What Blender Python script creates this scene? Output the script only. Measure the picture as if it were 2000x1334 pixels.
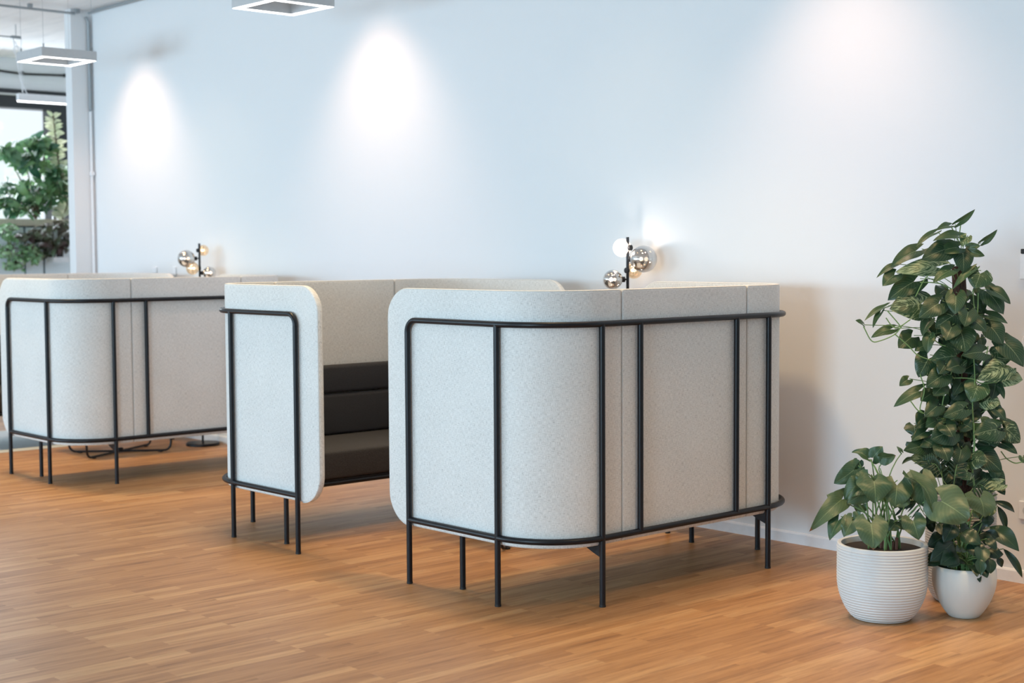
import bpy, bmesh, math, random
from mathutils import Vector, Matrix, Quaternion
import numpy as np
PI = math.pi
sc = bpy.context.scene
for o in list(bpy.data.objects): bpy.data.objects.remove(o)

# ------------------------------------------------------------------ camera
FPX, PITCH, YAW, ROLL = 2906.44, .06081, -.83612, -.00575
Fw = Vector((math.sin(YAW)*math.cos(PITCH), math.cos(YAW)*math.cos(PITCH), -math.sin(PITCH)))
R0 = Vector((math.cos(YAW), -math.sin(YAW), 0)); U0 = R0.cross(Fw)
Rt = math.cos(ROLL)*R0 + math.sin(ROLL)*U0; Up = -math.sin(ROLL)*R0 + math.cos(ROLL)*U0
CP = Vector((0, 0, 1.5))
cam = bpy.data.cameras.new('camera'); co = bpy.data.objects.new('camera', cam); sc.collection.objects.link(co)
M = Matrix.Identity(4)
for i in range(3): M[i][0], M[i][1], M[i][2], M[i][3] = Rt[i], Up[i], -Fw[i], CP[i]
co.matrix_world = M
cam.sensor_width = 36; cam.lens = FPX*36/2000; cam.clip_end = 200
cam.dof.use_dof = True; cam.dof.focus_distance = 6.5; cam.dof.aperture_fstop = 2.8
sc.camera = co

def at(px, py, depth):           # the point seen at a pixel, at a given depth into the room
    return CP + (Fw + Rt*((px-1000)/FPX) - Up*((py-667)/FPX))*depth
def atp(px, py, ax, val):        # the point seen at a pixel, on the plane axis = val
    d = Fw + Rt*((px-1000)/FPX) - Up*((py-667)/FPX)
    return CP + d*((val-CP[ax])/d[ax])

# ------------------------------------------------------------------ world, lights, exposure
w = bpy.data.worlds.new('world'); sc.world = w; w.use_nodes = True
bg = w.node_tree.nodes['Background']; bg.inputs[0].default_value = (.84, .93, 1, 1); bg.inputs[1].default_value = 1.2
sc.view_settings.view_transform = 'Standard'; sc.view_settings.look = 'None'
sc.view_settings.gamma = 1; sc.view_settings.exposure = 0.0; sc.view_settings.use_curve_mapping = False

def aim(o, d): o.rotation_euler = Vector(d).to_track_quat('-Z', 'Y').to_euler()
def area(name, loc, d, sx, sy, power, col):
    l = bpy.data.lights.new(name, 'AREA'); l.shape = 'RECTANGLE'; l.size = sx; l.size_y = sy
    l.energy = power; l.color = col
    o = bpy.data.objects.new(name, l); sc.collection.objects.link(o); o.location = loc; aim(o, d); return o
def spot(name, loc, d, power, ang, blend, col, rad=.04):
    l = bpy.data.lights.new(name, 'SPOT'); l.energy = power; l.spot_size = math.radians(ang); l.spot_blend = blend
    l.color = col; l.shadow_soft_size = rad
    o = bpy.data.objects.new(name, l); sc.collection.objects.link(o); o.location = loc; aim(o, d); return o
COOL = (.52, .79, 1); WARM = (1, .69, .34); NEUT = (1, .64, .46)
YF = -4.2                                           # the window wall behind the camera
for x, p in ((-13.5, 240), (-10, 200), (-6.5, 40), (-2.5, 330)):
    area('daylight_window', (x, YF+.05, 1.62), (0.0, 1, -.12), 2.8, 1.65, p, COOL)
area('daylight_far_window', (-15.6, 6.9, 2.3), (1, -.15, -.35), 1.6, 1.3, 105, (.84, .92, 1))
for x, y, p, an in ((-11.34, 5.54, 98, 88), (-8.07, 5.54, 90, 86), (-4.30, 5.42, 96, 84)):
    spot('wall_spot', (x, y, 3.56), (0, .14, -1), p, an, 1.0, NEUT, .08)
for x, y, p, rr_ in ((-9.9, 4.25, 400, .2), (-6.7, 4.2, 220, .35), (-4.75, 4.55, 190, .15), (-2.3, 4.7, 265, .3), (-3.2, 2.0, 120, .4), (-10.2, 5.3, 15, .1), (-5.7, 5.3, 15, .1)):
    spot('ceiling_spot', (x, y, 3.55), (0, .05, -1), p, 92, .9, WARM, rr_)

# ------------------------------------------------------------------ helpers
def link(o, parent=None):
    sc.collection.objects.link(o)
    if parent: o.parent = parent
    return o
def mesh(name, verts, faces, mats, parent=None, smooth=False, uvs=None):
    m = bpy.data.meshes.new(name); m.from_pydata([tuple(v) for v in verts], [], faces); m.update()
    for mt in (mats if isinstance(mats, (list, tuple)) else [mats]): m.materials.append(mt)
    if smooth: m.shade_smooth()
    if uvs is not None:
        l = m.uv_layers.new(name='UVMap')
        for lp in m.loops: l.data[lp.index].uv = uvs[lp.vertex_index]
    return link(bpy.data.objects.new(name, m), parent)
def tag(o, label=None, cat=None, group=None, kind=None):
    if label: o['label'] = label
    if cat: o['category'] = cat
    if group: o['group'] = group
    if kind: o['kind'] = kind
    return o
def empty(name, loc, rz=0):
    o = bpy.data.objects.new(name, None); o.location = loc; o.rotation_euler = (0, 0, rz); return link(o)
def copy_tree(o, parent=None):
    c = o.copy(); sc.collection.objects.link(c); c.parent = parent
    for ch in o.children: copy_tree(ch, c)
    return c
class G:
    """collects shapes, then builds ONE mesh object"""
    def __init__(s): s.v = []; s.f = []
    def add(s, v, f):
        n = len(s.v); s.v += [Vector(a) for a in v]; s.f += [tuple(i+n for i in q) for q in f]; return s
    def box(s, a, b):
        x0, y0, z0 = a; x1, y1, z1 = b
        v = [(x0,y0,z0),(x1,y0,z0),(x1,y1,z0),(x0,y1,z0),(x0,y0,z1),(x1,y0,z1),(x1,y1,z1),(x0,y1,z1)]
        return s.add(v, [(0,3,2,1),(4,5,6,7),(0,1,5,4),(1,2,6,5),(2,3,7,6),(3,0,4,7)])
    def rbox(s, a, b, r=.01, seg=2):
        bm = bmesh.new(); bmesh.ops.create_cube(bm, size=1)
        for v in bm.verts: v.co = Vector([(a[i]+b[i])/2 + v.co[i]*(b[i]-a[i]) for i in range(3)])
        bmesh.ops.bevel(bm, geom=list(bm.edges), offset=r, segments=seg, profile=.5, affect='EDGES')
        bm.verts.index_update(); s.add([v.co.copy() for v in bm.verts], [tuple(v.index for v in f.verts) for f in bm.faces]); bm.free(); return s
    def tube(s, pts, r, n=12, cap=True):
        pts = [Vector(p) for p in pts]; rs = r if isinstance(r, (list, tuple)) else [r]*len(pts)
        T = []
        for i in range(len(pts)):
            a = pts[max(i-1, 0)]; b = pts[min(i+1, len(pts)-1)]; T.append((b-a).normalized())
        u = T[0].orthogonal().normalized(); V = []
        for i, p in enumerate(pts):
            u = (u - T[i]*u.dot(T[i])).normalized(); q = T[i].cross(u)
            V += [p + (u*math.cos(2*PI*k/n) + q*math.sin(2*PI*k/n))*rs[i] for k in range(n)]
        Fc = [(i*n+k, i*n+(k+1) % n, (i+1)*n+(k+1) % n, (i+1)*n+k) for i in range(len(pts)-1) for k in range(n)]
        if cap: Fc += [tuple(range(n))[::-1], tuple((len(pts)-1)*n+k for k in range(n))]
        return s.add(V, Fc)
    def vine(s, pts, r, n=7):
        P = [Vector(p) for p in pts]; P = [P[0]*2-P[1]]+P+[P[-1]*2-P[-2]]; out = []
        for i in range(1, len(P)-2):
            a, b, c, d = P[i-1:i+3]
            for k in range(5):
                t = k/5; out.append(.5*((2*b)+(c-a)*t+(2*a-5*b+4*c-d)*t*t+(3*b-a-3*c+d)*t**3))
        return s.tube(out+[P[-2]], r, n)
    def lathe(s, prof, c=(0, 0, 0), n=48):
        V = []; Fc = []
        for r, z in prof: V += [(c[0]+r*math.cos(2*PI*k/n), c[1]+r*math.sin(2*PI*k/n), c[2]+z) for k in range(n)]
        for i in range(len(prof)-1):
            for k in range(n): Fc.append((i*n+k, i*n+(k+1) % n, (i+1)*n+(k+1) % n, (i+1)*n+k))
        if prof[0][0] > 1e-4: Fc.append(tuple(range(n))[::-1])
        if prof[-1][0] > 1e-4: Fc.append(tuple((len(prof)-1)*n+k for k in range(n)))
        return s.add(V, Fc)
    def sphere(s, c, r, n=32):
        return s.lathe([(max(r*math.sin(PI*i/(n//2)), 1e-5), -r*math.cos(PI*i/(n//2))) for i in range(n//2+1)], c, n)
    def build(s, name, mat, parent=None, smooth=False, uvs=None, sharp=35):
        o = mesh(name, s.v, s.f, mat, parent, smooth, uvs)
        if smooth: o.data.set_sharp_from_angle(angle=math.radians(sharp))
        return o
def arc(c, r, a0, a1, n, ax=(0, 1)):
    out = []
    for i in range(n+1):
        a = a0+(a1-a0)*i/n; p = list(c); p[ax[0]] += r*math.cos(a); p[ax[1]] += r*math.sin(a); out.append(tuple(p))
    return out

# ------------------------------------------------------------------ materials
class N:
    def __init__(s, name):
        s.m = bpy.data.materials.new(name); s.m.use_nodes = True; s.t = s.m.node_tree; s.n = s.t.nodes
        s.b = s.n['Principled BSDF']; s.o = s.n['Material Output']
    def add(s, typ, **kw):
        n = s.n.new(typ)
        for k, v in kw.items():
            if k[0] == '_': setattr(n, k[1:], v)
            else: n.inputs[k].default_value = v
        return n
    def l(s, a, b): s.t.links.new(a, b)
    def ramp(s, src, stops):
        r = s.n.new('ShaderNodeValToRGB'); e = r.color_ramp.elements
        while len(e) < len(stops): e.new(.5)
        for q, (p, c) in zip(e, stops): q.position = p; q.color = (*c, 1) if len(c) == 3 else c
        s.l(src, r.inputs[0]); return r.outputs[0]
    def mix(s, fac, a, b, mode='MIX'):
        m = s.n.new('ShaderNodeMix'); m.data_type = 'RGBA'; m.blend_type = mode
        for i, v in ((0, fac), (6, a), (7, b)):
            if hasattr(v, 'is_linked') or hasattr(v, 'links'): s.l(v, m.inputs[i])
            else: m.inputs[i].default_value = v if i == 0 else (*v, 1)
        return m.outputs[2]
    def math(s, op, a, b=0.0, c=0.0):
        m = s.n.new('ShaderNodeMath'); m.operation = op
        for i, v in enumerate((a, b, c)):
            if hasattr(v, 'links'): s.l(v, m.inputs[i])
            else: m.inputs[i].default_value = v
        return m.outputs[0]
    def coord(s, which='Object', scale=(1, 1, 1), rot=(0, 0, 0)):
        t = s.n.new('ShaderNodeTexCoord'); m = s.n.new('ShaderNodeMapping')
        m.inputs['Scale'].default_value = scale; m.inputs['Rotation'].default_value = rot
        s.l(t.outputs[which], m.inputs[0]); return m.outputs[0]
    def noise(s, vec, scale, detail=2, rough=.5):
        n = s.add('ShaderNodeTexNoise', Scale=scale, Detail=detail, Roughness=rough); s.l(vec, n.inputs['Vector']); return n.outputs['Fac']
    def bump(s, h, strength=.2, dist=.01):
        b = s.add('ShaderNodeBump', Strength=strength, Distance=dist); s.l(h, b.inputs['Height']); s.l(b.outputs[0], s.b.inputs['Normal']); return b
def plain(name, col, rough=.5, metal=0, nscale=30, var=.06, **kw):
    m = N(name); v = m.noise(m.coord('Object'), nscale, 3)
    c = m.mix(v, tuple(x*(1-var) for x in col), tuple(min(x*(1+var), 1) for x in col)); m.l(c, m.b.inputs['Base Color'])
    m.b.inputs['Roughness'].default_value = rough; m.b.inputs['Metallic'].default_value = metal
    for k, q in kw.items(): m.b.inputs[k].default_value = q
    return m.m
def emit(name, col, st):
    m = N(name); m.b.inputs['Base Color'].default_value = (*col, 1)
    m.b.inputs['Emission Color'].default_value = (*col, 1); m.b.inputs['Emission Strength'].default_value = st; return m.m

def fabric_mat():
    m = N('light_grey_heather_fabric')
    t = m.n.new('ShaderNodeTexCoord')
    def mp(sx, sy):
        q = m.n.new('ShaderNodeMapping'); q.inputs['Scale'].default_value = (sx, sy, 1); m.l(t.outputs['UV'], q.inputs[0]); return q.outputs[0]
    h = m.noise(mp(55, 480), 1, 2, .6); v = m.noise(mp(480, 55), 1, 2, .6); f = m.noise(mp(420, 420), 1, 1); big = m.noise(mp(5, 5), 1, 2)
    hv = m.math('ADD', h, v); s = m.math('MULTIPLY_ADD', f, .5, hv); s = m.math('MULTIPLY_ADD', big, .15, s)
    s = m.math('MULTIPLY', s, 1/2.65)
    c = m.ramp(s, [(.34, (.34, .335, .32)), (.44, (.62, .615, .59)), (.52, (.735, .73, .705)), (.64, (.85, .845, .82))])
    m.l(c, m.b.inputs['Base Color']); m.b.inputs['Roughness'].default_value = .95
    m.b.inputs['Sheen Weight'].default_value = .15
    m.b.inputs['Specular IOR Level'].default_value = .15
    m.bump(s, .25, .002); return m.m
FAB = fabric_mat()
PIP = plain('pale_grey_piping', (.62, .62, .60), .9)
BLK = plain('black_powder_coated_steel', (.006, .007, .010), .36, 0, 60, .2, **{'Specular IOR Level': .35})
RUB = plain('black_plastic_foot', (.01, .01, .01), .6)
def dark_cloth():
    m = N('charcoal_upholstery'); v = m.coord('Object'); n = m.noise(v, 260, 3, .7)
    m.l(m.ramp(n, [(.3, (.016, .016, .019)), (.7, (.050, .050, .056))]), m.b.inputs['Base Color'])
    m.b.inputs['Roughness'].default_value = .9; m.bump(n, .15, .003); return m.m
DRK = dark_cloth()
def floor_mat():
    m = N('oak_strip_parquet')
    vec = m.coord('Object', (1, 1, 1), (0, 0, PI/2))
    br = m.add('ShaderNodeTexBrick', _offset=.37, _offset_frequency=3, _squash=1.0, Scale=1.0)
    br.inputs['Mortar Size'].default_value = .0005; br.inputs['Brick Width'].default_value = .52; br.inputs['Row Height'].default_value = .055
    br.inputs['Color1'].default_value = (0, 0, 0, 1); br.inputs['Color2'].default_value = (1, 1, 1, 1); br.inputs['Mortar'].default_value = (.3, .3, .3, 1)
    br.inputs['Bias'].default_value = 0.0
    m.l(vec, br.inputs['Vector'])
    sep = m.n.new('ShaderNodeSeparateColor'); m.l(br.outputs['Color'], sep.inputs[0])
    t = m.coord('Object', (1, 1, 1))
    gv = m.n.new('ShaderNodeMapping'); gv.inputs['Scale'].default_value = (38, 2.2, 1); m.l(t, gv.inputs[0])
    # shift grain per stave
    cmb = m.n.new('ShaderNodeCombineXYZ'); m.l(m.math('MULTIPLY', sep.outputs[0], 37.0), cmb.inputs[1]); m.l(m.math('MULTIPLY', sep.outputs[0], 11.0), cmb.inputs[0])
    va = m.n.new('ShaderNodeVectorMath'); m.l(gv.outputs[0], va.inputs[0]); m.l(cmb.outputs[0], va.inputs[1])
    g = m.noise(va.outputs[0], 1.0, 6, .62)
    g2v = m.n.new('ShaderNodeMapping'); g2v.inputs['Scale'].default_value = (160, 8, 1); m.l(t, g2v.inputs[0]); g2 = m.noise(g2v.outputs[0], 1, 3, .6)
    base = m.ramp(sep.outputs[0], [(0, (.36, .165, .055)), (.35, (.43, .208, .074)), (.7, (.465, .232, .088)), (1, (.54, .295, .122))])
    gc = m.ramp(g, [(.30, (.50, .44, .39)), (.43, (.86, .83, .80)), (.53, (1.0, 1.0, 1.0)), (.72, (1.18, 1.17, 1.13))])
    c = m.mix(.9, base, gc, 'MULTIPLY')
    c = m.mix(m.math('MULTIPLY', m.math('GREATER_THAN', g2, .60), .22), c, (.20, .085, .028))
    m.l(c, m.b.inputs['Base Color'])
    rr = m.ramp(g, [(.2, (.50,)*3), (.8, (.36,)*3)]); m.l(rr, m.b.inputs['Roughness'])
    m.b.inputs['Specular IOR Level'].default_value = .85
    hh = m.math('MULTIPLY_ADD', g2, .4, g); m.bump(hh, .10, .002); return m.m
def wall_mat(name, col, bs=.06, sc_=90):
    m = N(name); v = m.coord('Object'); n = m.noise(v, sc_, 4, .6); b = m.noise(v, .8, 2)
    m.l(m.mix(b, tuple(x*.985 for x in col), col), m.b.inputs['Base Color']); m.b.inputs['Roughness'].default_value = .75
    m.bump(n, bs, .004); return m.m
WALL = wall_mat('white_wall_paint', (.80, .81, .82))
CEIL = N('white_painted_concrete')
_v = CEIL.coord('Object', (1.2, 7, 1)); _n = CEIL.noise(_v, 1.0, 5, .6)
CEIL.l(CEIL.ramp(_n, [(.3, (.74, .76, .78)), (.5, (.84, .85, .86))]), CEIL.b.inputs['Base Color']); CEIL.b.inputs['Roughness'].default_value = .8; CEIL.bump(_n, .6, .05); CEIL = CEIL.m
TRIM = plain('white_trim_paint', (.84, .85, .87), .5)
WPLA = plain('white_plastic', (.82, .83, .85), .4)
GREYP = plain('grey_galvanised_steel', (.33, .36, .38), .45, .3)
ALU = plain('pale_grey_aluminium', (.55, .56, .57), .4, .2)
DFRAME = plain('dark_window_frame', (.02, .024, .028), .4)
CABW = plain('pale_blue_white_laminate', (.80, .88, .93), .45)
WICK = plain('woven_wicker', (.62, .52, .44), .8, 0, 120, .5)

# ------------------------------------------------------------------ the room
CZ, WY, PX = 3.62, 6.118, -12.26
XR, XL = 3.0, -15.7
def struct(name, g, mat): return tag(g.build(name, mat), kind='structure')
struct('floor', G().box((XL-.2, YF-.2, -.12), (XR+.2, 9.2, 0)), floor_mat())
struct('ceiling', G().box((XL-.2, YF-.2, CZ), (XR+.2, 9.2, CZ+.15)), CEIL)
struct('wall_back', G().box((PX-.12, WY, 0), (XR+.2, WY+.2, CZ)), WALL)
struct('wall_pier', G().box((PX-.12, 5.93, 0), (PX, WY, CZ)), WALL)
struct('wall_right', G().box((XR, YF, 0), (XR+.2, WY, CZ)), WALL)
struct('wall_alcove', G().box((XL, 9.0, 0), (PX, 9.2, CZ)).box((PX-.12, WY+.2, 0), (PX, 9.0, CZ)), WALL)
g = G().box((XL-.2, YF-.2, 0), (XR, YF, .75)).box((XL-.2, YF-.2, 2.5), (XR, YF, CZ))
for x in (XL-.2, -11.95, -8.45, -4.95, -.95): g.box((x, YF-.2, .75), (x+.45 if x > -15 else x+.75, YF, 2.5))
g.box((-4.6, YF-.2, .75), (-4.1, YF, 2.5)).box((-.6, YF-.2, .75), (XR, YF, 2.5))
struct('wall_front', g, WALL)
WT, WR, WB = 3.28, 7.53, 1.30
g = G().box((XL-.2, YF, 0), (XL, 3.5, CZ)).box((XL-.2, 3.5, WT), (XL, 9.2, CZ)).box((XL-.2, 3.5, 0), (XL, 9.2, WB)).box((XL-.2, WR, WB), (XL, 9.2, WT))
struct('wall_left', g, WALL)
bb = G(); prof = [(WY-.001, 0), (WY-.014, 0), (WY-.014, .050), (WY-.010, .058), (WY-.001, .060)]
bb.add([(x, y, z) for x in (PX, XR) for y, z in prof], [(0,1,6,5),(1,2,7,6),(2,3,8,7),(3,4,9,8)])
struct('baseboard_back', bb, TRIM)
# far window: dark frame and a pane
win = empty('window_1', (XL, 6.9, WB)); tag(win, kind='structure')
def rel(g, o):
    for v in g.v: v -= o.location
    return g
y0 = 3.5
fr = G().box((XL-.15, y0, WT-.20), (XL+.05, WR, WT)).box((XL-.15, WR-.22, WB), (XL+.05, WR, WT-.20)).box((XL-.15, y0, WB), (XL+.05, WR-.22, WB+.08)).box((XL-.15, y0, WB+.08), (XL+.05, y0+.1, WT-.2)).box((XL-.12, 5.5, WB+.08), (XL, 5.58, WT-.2))
rel(fr, win).build('window_frame', DFRAME, win)
gl = N('window_glass'); mx = gl.add('ShaderNodeMixShader', Fac=.08); tr = gl.add('ShaderNodeBsdfTransparent'); gs = gl.add('ShaderNodeBsdfGlossy', Roughness=.03)
gl.l(tr.outputs[0], mx.inputs[1]); gl.l(gs.outputs[0], mx.inputs[2]); gl.l(mx.outputs[0], gl.o.inputs[0])
rel(G().box((XL-.08, y0+.1, WB+.08), (XL-.07, WR-.22, WT-.2)), win).build('pane', gl.m, win)
rel(G().tube([(XL+.07, y0, WT-.06), (XL+.07, WR-.05, WT-.06)], .012, 8), win).build('blind_rail', ALU, win)

# ------------------------------------------------------------------ booth sofas
D, Wd, A_, RC = .9127, 1.7377, .6018, .312
ZB, ZT, HH, TR = .292, 1.194, 1.336, .013
def plan(off):
    """U-shaped plan line at inward offset off from the rail line; s grows from the near wing end (u = 0) round to the far one"""
    r = RC-off; L1 = D-RC; La = r*PI/2; L2 = Wd-2*RC
    def f(s):
        if s < L1: return (s, off, 0, -1)
        s1 = s-L1
        if s1 < La:
            a = -PI/2+s1/r; return (D-RC+r*math.cos(a), RC+r*math.sin(a), math.cos(a), math.sin(a))
        s2 = s1-La
        if s2 < L2: return (D-off, RC+s2, 1, 0)
        s3 = s2-L2
        if s3 < La:
            a = s3/r; return (D-RC+r*math.cos(a), Wd-RC+r*math.sin(a), math.cos(a), math.sin(a))
        s4 = s3-La; return (D-RC-s4, Wd-off, 0, 1)
    return f, L1, La, L2, 2*L1+2*La+L2
def loc(u, v, z): return (u-D/2, v-Wd/2, z)
def shell(off, T, s0, s1, z0, z1, re=.016, r_s=(None, None), r_top=.14, r_bot=.15):
    """padded panel following the plan line; r_s = which ends have the big round corners"""
    f, L1, La, L2, Lt = plan(off)
    S = set()
    for k in range(9):
        d = re*(1-math.cos(PI/2*k/8)); S.add(round(s0+d, 5)); S.add(round(s1-d, 5))
    for k in range(17):
        d = r_bot*(1-math.cos(PI/2*k/16))
        if r_s[0]: S.add(round(s0+d, 5)); S.add(round(s0+.93*d, 5))
        if r_s[1]: S.add(round(s1-d, 5)); S.add(round(s1-.93*d, 5))
    x = s0
    while x < s1: S.add(round(x, 5)); x += .02
    S = sorted(q for q in S if s0-1e-6 <= q <= s1+1e-6)
    V = []; UV = []; n = 6; tot = 0; rings = []
    for s in S:
        d0 = s-s0; d1 = s1-s; d = min(d0, d1); big = r_s[0] if d0 < d1 else r_s[1]
        h = T/2 if d > re else T/2-re+math.sqrt(max(re*re-(re-d)**2, 0))
        h = max(h, .001)
        rt, rb = (r_top, r_bot) if big else (re*.7, re*.7)
        zt = z1 if d > rt else z1-rt+math.sqrt(max(rt*rt-(rt-d)**2, 0))
        zl = z0 if d > rb else z0+rb-math.sqrt(max(rb*rb-(rb-d)**2, 0))
        e = min(re, h); px, py, nx, ny = f(s); ring = []
        for cx, cz, a0 in ((h-e, zl+e, -PI/2), (h-e, zt-e, 0), (-h+e, zt-e, PI/2), (-h+e, zl+e, PI)):
            for k in range(n):
                a = a0+PI/2*k/(n-1); q = cx+e*math.cos(a); z = cz+e*math.sin(a)
                ring.append(len(V)); V.append(Vector(loc(px+nx*q, py+ny*q, z))); UV.append((s+q*.5, z+abs(h-q)*.5))
        rings.append(ring)
    F_ = []; m = len(rings[0])
    for i in range(len(rings)-1):
        for k in range(m): F_.append((rings[i][k], rings[i+1][k], rings[i+1][(k+1) % m], rings[i][(k+1) % m]))
    F_.append(tuple(rings[0][::-1])); F_.append(tuple(rings[-1]))
    return V, F_, UV
def outline(off, T, s0, s1, z0, z1, r_s, side, r_top=.14, r_bot=.15, ins=.004):
    """the stitched edge line of a panel, on one face"""
    f, *_ = plan(off); P = []
    def pt(s, z):
        px, py, nx, ny = f(s); q = side*(T/2-.0035); P.append(loc(px+nx*q, py+ny*q, z))
    a0, a1 = s0+ins, s1-ins; rt0 = r_top if r_s[0] else .012; rt1 = r_top if r_s[1] else .012; zz = z1-ins
    zlo = z0+(r_bot if r_s[0] else .02)
    if r_s[0]:
        for k in range(13): a = PI+PI/2*(1-k/12)*1; pt(a0+r_bot+r_bot*math.cos(a), z0+r_bot+r_bot*math.sin(a)*1)
    else: pt(a0, z0+.01)
    for k in range(13): a = PI-PI/2*k/12; pt(a0+rt0+rt0*math.cos(a), zz-rt0+rt0*math.sin(a))
    x = a0+rt0+.02
    while x < a1-rt1-.01: pt(x, zz); x += .02
    for k in range(13): a = PI/2-PI/2*k/12; pt(a1-rt1+rt1*math.cos(a), zz-rt1+rt1*math.sin(a))
    if r_s[1]:
        for k in range(13): a = -PI/2*k/12; pt(a1-r_bot+r_bot*math.cos(a), z0+r_bot+r_bot*math.sin(a))
    else: pt(a1, z0+.01)
    return P
def make_sofa():
    root = empty('booth_sofa', (0, 0, 0))
    off, T = .034, .033
    f, L1, La, L2, Lt = plan(off); sm = L1+La+(.452-RC); gp = .0012; z0 = .258
    for nm, a, b, rs in (('side_panel', -.170, sm-gp, (True, False)), ('back_panel', sm+gp, Lt-sm-gp, (False, False)), ('side_panel', Lt-sm+gp, Lt+.170, (False, True))):
        V, Fc, UV = shell(off, T, a, b, z0, HH, .012, rs)
        o = mesh(nm, V, Fc, FAB, root, True, UV); o.data.set_sharp_from_angle(angle=math.radians(50))
        pg = G()
        for sd in (1, -1): pg.tube(outline(off, T, a, b, z0, HH, rs, sd), .0024, 6)
        pg.build('piping', PIP, o, True)
    # steel cage
    def railpts(z, start=True):
        P = []
        P += [(RC and u, 0, z) for u in (.0, D-RC)] if not start else []
        return P
    br = .055
    P = arc((br, 0, ZT-br), br, PI, PI/2, 8, (0, 2)) + [(D-RC, 0, ZT)] + arc((D-RC, RC, ZT), RC, -PI/2, 0, 18)[1:] + arc((D-RC, Wd-RC, ZT), RC, 0, PI/2, 18) + [(br, Wd, ZT)] + arc((br, Wd, ZT-br), br, PI/2, PI, 8, (0, 2))[1:]
    G().tube([loc(*p) for p in P], TR).build('top_rail', BLK, root, True)
    P = [(0, 0, ZB), (D-RC, 0, ZB)] + arc((D-RC, RC, ZB), RC, -PI/2, 0, 18)[1:] + arc((D-RC, Wd-RC, ZB), RC, 0, PI/2, 18) + [(0, Wd, ZB)]
    G().tube([loc(*p) for p in P], TR).build('bottom_rail', BLK, root, True)
    for v in (0, Wd):
        for u, zt, lean in ((0, ZT-br, 0), (A_, ZT, 0)):
            o = G().tube([loc(u+lean, v, .006), loc(u, v, zt)], TR).build('post', BLK, root, True)
            G().tube([loc(u, v, 0), loc(u, v, .009)], TR+.0008).build('foot_cap', RUB, o, True)
    for v in (.3135, Wd-.3135):
        o = G().tube([loc(D, v, .006), loc(D, v, ZT)], TR).build('post', BLK, root, True)
        G().tube([loc(D, v, 0), loc(D, v, .009)], TR+.0008).build('foot_cap', RUB, o, True)
        # curved gusset plate under the seat
        pr_ = [(0, .285), (-.135, .285)] + [(-.135+.135*t, .285-.075*(t**.6)) for t in (.1, .25, .45, .7, 1)]
        vv = [loc(D+x-.012, v+dy, z) for dy in (-.003, .003) for x, z in pr_]; n = len(pr_)
        mesh('gusset_bracket', vv, [tuple(range(n)), tuple(range(n, 2*n))[::-1]]+[(i, (i+1) % n, n+(i+1) % n, n+i) for i in range(n)], BLK, root)
    for v in (.5475, Wd-.5475):
        G().tube([loc(D, v, ZB), loc(D, v, ZT)], TR).build('cage_bar', BLK, root, True)
    for v in (.10, Wd-.10):
        o = G().tube([loc(.254, v, .006), loc(.254, v, .285)], TR).build('leg', BLK, root, True)
        G().tube([loc(.254, v, 0), loc(.254, v, .009)], TR+.0008).build('foot_cap', RUB, o, True)
        G().rbox(loc(.254, v-.012, .262), loc(.315, v+.012, .285), .003).build('leg_bracket', BLK, root)
    G().tube([loc(.245, .07, .283), loc(.245, Wd-.07, .283)], .012).build('seat_rail', BLK, root, True)
    # seat and back upholstery
    out = [(.235, .072), (D-RC, .072)] + [(p[0], p[1]) for p in arc((D-RC, RC, 0), RC-.072, -PI/2, 0, 10)] + [(p[0], p[1]) for p in arc((D-RC, Wd-RC, 0), RC-.072, 0, PI/2, 10)] + [(.235, Wd-.072)]
    def slab(name, z0, z1, bev, mat, grow=0):
        bm = bmesh.new(); vs = [bm.verts.new(loc(u+(grow if u < .3 else 0), v, z0)) for u, v in out]; fc = bm.faces.new(vs)
        r = bmesh.ops.extrude_face_region(bm, geom=[fc]); 
        for e in r['geom']:
            if isinstance(e, bmesh.types.BMVert): e.co.z = z1
        bmesh.ops.recalc_face_normals(bm, faces=bm.faces)
        if bev: bmesh.ops.bevel(bm, geom=[e for e in bm.edges if e.is_boundary is False and (abs(e.verts[0].co.z-e.verts[1].co.z) < 1e-6)], offset=bev, segments=3, profile=.5, affect='EDGES')
        me = bpy.data.meshes.new(name); bm.to_mesh(me); bm.free(); me.materials.append(mat); me.shade_smooth(); me.set_sharp_from_angle(angle=math.radians(45))
        return link(bpy.data.objects.new(name, me), root)
    slab('seat_base', .285, .305, 0, BLK, .01); slab('seat_cushion', .305, .455, .02, DRK)
    o2 = .034+.017+.033
    f2, M1, Ma, M2, Mt = plan(o2)
    for za, zb_ in ((.457, .692), (.697, .856)):
        V, Fc, UV = shell(o2, .06, .235, Mt-.235, za, zb_, .022)
        o = mesh('backrest_cushion', V, Fc, DRK, root, True, UV); o.data.set_sharp_from_angle(angle=math.radians(50))
    return root
GAP = .903
def sofa_at(o, X0, Y0, flip):
    u = (X0-D/2) if flip else (X0+D/2); o.location = (u, Y0+Wd/2, 0); o.rotation_euler = (0, 0, PI if flip else 0)
s1 = make_sofa(); sofa_at(s1, -5.256, 4.116, False)
gr = 'high-backed booth sofas along the wall'
tag(s1, 'nearest pale grey high-backed booth sofa, its caged back facing the potted plants', 'sofa', gr)
s2 = copy_tree(s1); sofa_at(s2, -6.159, 4.122, True); tag(s2, 'middle booth sofa with open side showing its dark charcoal seat', 'sofa', gr)
s3 = copy_tree(s1); sofa_at(s3, -9.780, 4.223, False); tag(s3, 'booth sofa at the left with curved grey back, wire table legs under it', 'sofa', gr)
s4 = copy_tree(s1); sofa_at(s4, -10.683, 4.223, True); tag(s4, 'farthest booth sofa, only its beige top edge showing beneath the window', 'sofa', gr)

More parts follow.
